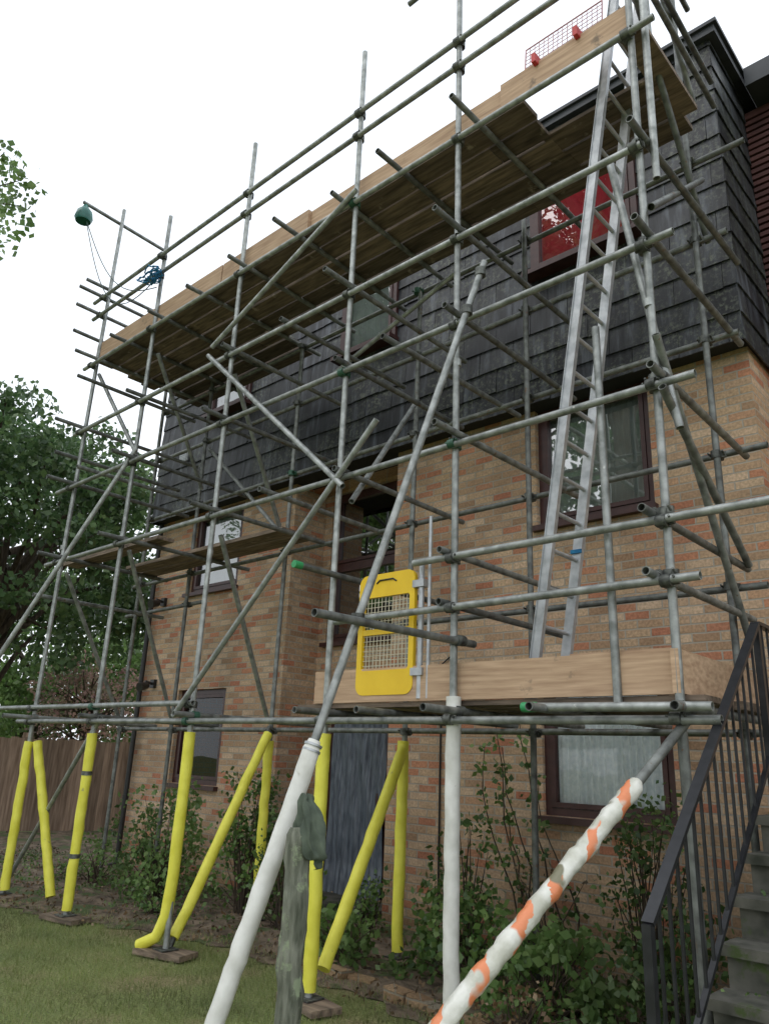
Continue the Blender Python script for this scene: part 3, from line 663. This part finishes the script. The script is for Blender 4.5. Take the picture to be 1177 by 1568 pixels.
po=grp("timber_post");b=MB()
b.poly([(-2.93+.008*math.sin(i*.8),-3.56+.005*math.sin(i*1.3),i*.05) for i in range(25)]+[(-2.93,-3.56,1.235)],[.058*(1+random.uniform(-.03,.03)) for _ in range(25)]+[.046],18,jit=.06);b.obj("post",M_post,po)
V=[];F=[];nu,nv=64,36;cR=Vector((-2.895,-3.535,1.235));sx_=Vector((.74,.67,0));sy_=Vector((-.67,.74,0))
for j in range(nv+1):
    for i in range(nu+1):
        a=i/nu*2*math.pi;v=j/nv;ph=v*math.pi
        prof=math.sin(ph)**.6*(.5+.75*v)
        r=.072*prof*(1+.30*math.sin(a*4+v*5)*v+.18*math.sin(a*9-v*7)*v)
        z=.135*math.cos(ph)+.02*math.sin(a*2+v*3)-.035*math.cos(a)*v
        nz=noise.noise(Vector((math.cos(a)*2.5,math.sin(a)*2.5,v*6)))*.02
        p=cR+sx_*(r*math.cos(a)+.06*v-.025)+sy_*(.75*r*math.sin(a))+Vector((0,0,z))+sx_*nz
        V.append(tuple(p))
for j in range(nv):
    for i in range(nu): F.append((j*(nu+1)+i,j*(nu+1)+i+1,(j+1)*(nu+1)+i+1,(j+1)*(nu+1)+i))
o=nmesh("rag",np.array(V),np.array(F),M_cloth,po)

fe=grp("timber_fence");b=MB();p0=Vector((-16.6,-3.0,0));p1=Vector((-13.9,4.6,0));L=(p1-p0).length;dd=(p1-p0).normalized();ang=math.atan2(dd.y,dd.x);s=0
while s<L:
    q=p0+dd*s;Mt=Matrix.Translation(q)@Matrix.Rotation(ang,4,'Z')
    b.box((0,-.012+jj(.004),.05),(.128,.008,1.70+jj(.018)),Mt@Matrix.Rotation(.06,4,'Z'));s+=.115
b.obj("boards",M_fence,fe);b=MB();s=0
while s<L:
    q=p0+dd*s;Mt=Matrix.Translation(q)@Matrix.Rotation(ang,4,'Z');b.box((-.05,.03,0),(.05,.13,1.8),Mt);s+=1.85
b.obj("posts",M_fence,fe)
b=MB();x=-4.9
while x<-1.6:
    yb=float(np.interp(x,EX,EY))+.12
    if random.random()<.8: b.box((0,0,-.04),(.205,.1,.07),Matrix.Translation((x,yb+jj(.03),jj(.025)))@Matrix.Rotation(jj(.16),4,'Z')@Matrix.Rotation(jj(.1),4,'Y'))
    x+=.225
b.obj("brick_edging",M_brick)

# ------------------------------------------------------------------ vegetation
def tree(name,base,h,cc,cr,ncl,clr,per,size,m,seed,limbs=9):
    random.seed(seed);g=grp(name);b=MB();base=Vector(base);cc=Vector(cc)
    fork=base.lerp(Vector((cc.x,cc.y,cc.z-cr[2]*.5)),.8)
    b.poly([base,base.lerp(fork,.33)+Vector((.08,.05,0)),base.lerp(fork,.66),fork],[h*.032,h*.025,h*.021,h*.018],12,jit=.08)
    C=[];Rr=[]
    for i in range(ncl):
        while True:
            d=Vector((random.gauss(0,1),random.gauss(0,1),random.gauss(0,1)));d.normalize()
            if d.z>-.85: break
        k=random.uniform(.45,1.0)**.6
        c=cc+Vector((d.x*cr[0],d.y*cr[1],d.z*cr[2]))*k*random.uniform(.9,1.1)
        C.append(c);q=clr*random.uniform(.5,1.25);Rr.append((q*1.15,q*1.15,q*.7))
    for i in range(min(limbs*4,len(C))):
        t=random.uniform(.5,1);s=base.lerp(fork,t) if i<limbs else fork.lerp(cc,random.uniform(0,.9))
        m2=s.lerp(C[i],.5)+Vector((jj(.3),jj(.3),.25));b.poly([s,m2,C[i]],[h*.010,h*.006,h*.002],7)
    b.poly([fork,fork.lerp(cc,.5)+Vector((.1,-.1,0)),cc+Vector((0,0,cr[2]*.6))],[h*.018,h*.012,h*.004],9)
    b.obj("trunk_and_limbs",M_bark,g)
    foliage("crown",[tuple(c) for c in C],Rr,per,size,m,g,zmin=.6)
tree("broadleaf_tree",(-16.9,-.3,0),8,(-16.4,-.1,5.75),(3.0,3.3,3.1),145,.60,850,.155,M_leaf,3)
tree("broadleaf_tree",(-24,3.5,0),8,(-23.5,4.6,3.9),(4,3.4,3.2),90,.8,420,.18,M_leafl,5)
tree("broadleaf_tree",(-19.5,7.4,0),5,(-19.2,6.8,2.7),(2.3,2.2,2.1),60,.6,500,.14,M_leafl,6)
tree("flowering_shrub",(-16.3,2.0,0),3,(-16.2,2.1,2.5),(1.1,1.2,1.05),46,.36,800,.09,M_pinkleaf,8)
tree("broadleaf_tree",(-19.5,-1.5,0),5,(-19.5,-1.2,2.4),(2.4,2.2,1.6),60,.5,500,.13,M_leafl,9)
g=grp("overhanging_tree");b=MB();b.poly([(-13.2,-4.9,0),(-13.0,-4.8,3),(-12.8,-4.8,6.5),(-12.5,-4.6,9)],[.28,.22,.16,.08],12)
tips=[(-8.72,-3.88,8.2),(-8.36,-3.77,7.9),(-8.2,-3.78,7.45),(-8.55,-3.86,7.6),(-8.9,-3.9,8.0),(-8.75,-3.9,8.45),(-8.3,-3.82,7.15)]
for t in tips: b.poly([(-12.8,-4.8,6.6),(-11.0,-4.4,8.2),(-9.6,-4.1,8.1),t],[.08,.045,.02,.004],7)
b.obj("trunk_and_limbs",M_bark,g)
C=[t for t in tips]+[(-12.9+jj(1.6),-4.9+jj(1.4),8.6+jj(1.8)) for _ in range(36)]
foliage("crown",C,[(.24,.24,.17)]*len(tips)+[(.8,.8,.6)]*36,1000,.09,M_leafl,g,wid=.4)
# garden trees behind the viewer, mirrored in the window panes
tree("broadleaf_tree",(-14,-24,0),16,(-14.5,-24,12),(5,4,6.5),70,1.1,150,.34,M_leaf,12)
tree("broadleaf_tree",(-25,-22,0),15,(-25,-22,11),(5,4,6),60,1.1,150,.34,M_leafl,13)
tree("broadleaf_tree",(-5,-27,0),13,(-5,-27,8.5),(4.,4,5),60,1.2,180,.34,M_leafl,14)
tree("broadleaf_tree",(-9.6,-15,0),20,(-9.6,-14.5,19.5),(3.2,2.6,3.6),42,1.0,220,.3,M_leaf,15)
tree("broadleaf_tree",(-19.5,-15,0),20,(-19.5,-14.5,19),(3.2,2.6,3.6),42,1.0,220,.3,M_leaf,16)
random.seed(99)
def shrub(name,x,y,rx,ry,h,ncl,cl,per,size,m=M_shrub):
    g=grp(name);b=MB();C=[]
    for i in range(ncl):
        a=random.uniform(0,6.28);k=random.random()**.5;z=random.uniform(.12,1)*h
        t=(1-.45*(z/h))
        c=(x+math.cos(a)*rx*k*t,y+math.sin(a)*ry*k*t,z);C.append(c)
        b.poly([(x+jj(.08),y+jj(.06),0),((x+c[0])/2+jj(.05),(y+c[1])/2,z*.6),c],[.008,.006,.002],5)
    b.obj("stems",M_bark,g)
    foliage("leaves",C,[(cl*random.uniform(.6,1.2),)*3 for _ in C],per,size,m,g,wid=.36)
shrub("garden_shrub",-8.0,-1.0,.65,.5,1.1,56,.17,1400,.06,M_leafl)
shrub("garden_shrub",-6.75,-.8,.5,.38,1.35,48,.16,1300,.055)
shrub("garden_shrub",-6.0,-.95,.55,.35,.75,40,.15,1300,.05)
shrub("garden_shrub",-4.2,-.55,.38,.3,1.1,24,.13,1100,.06)
shrub("garden_shrub",-4.75,-1.35,.65,.25,.38,38,.11,1500,.07,M_leafl)
shrub("garden_shrub",-3.8,-1.05,.6,.42,.7,50,.14,1400,.06)
shrub("garden_shrub",-2.6,-.6,.5,.38,1.3,44,.15,1200,.05)
shrub("garden_shrub",-3.0,-1.3,.65,.38,.55,52,.13,1500,.075,M_leafl)
shrub("garden_shrub",-2.1,-1.2,.5,.55,.7,48,.15,1300,.055)
shrub("garden_shrub",-5.4,-.45,.35,.28,.5,22,.12,1300,.05)
shrub("garden_shrub",-9.3,-1.05,.7,.5,.45,34,.12,1200,.05,M_leafl)
shrub("garden_shrub",-7.2,-1.5,.5,.25,.3,26,.10,1400,.045)
shrub("garden_shrub",-12,1.5,1.2,1.0,.9,36,.22,600,.09)
shrub("dry_shrub",-2.9,-1.75,.6,.2,.28,24,.09,1400,.035,M_dry)
shrub("dry_shrub",-3.4,-.55,.5,.3,.8,20,.09,900,.035,M_dry)
g=grp("climbing_rose");b=MB();C=[]
for k in range(6):
    x=-3.45+jj(.25);y=-.3;P=[(x,y,0)]
    for i in range(1,10):
        x+=-.04+jj(.06);y+=jj(.03);P.append((x,min(-.06,y),i*(.16+.06*(k%3)/2)));
        if random.random()<.8: C.append(P[-1])
    b.poly(P,[.009-.0006*i for i in range(10)],6)
b.obj("stems",M_bark,g);foliage("leaves",C,[(.08,.06,.08)]*len(C),2200,.055,M_shrub,g,wid=.4)
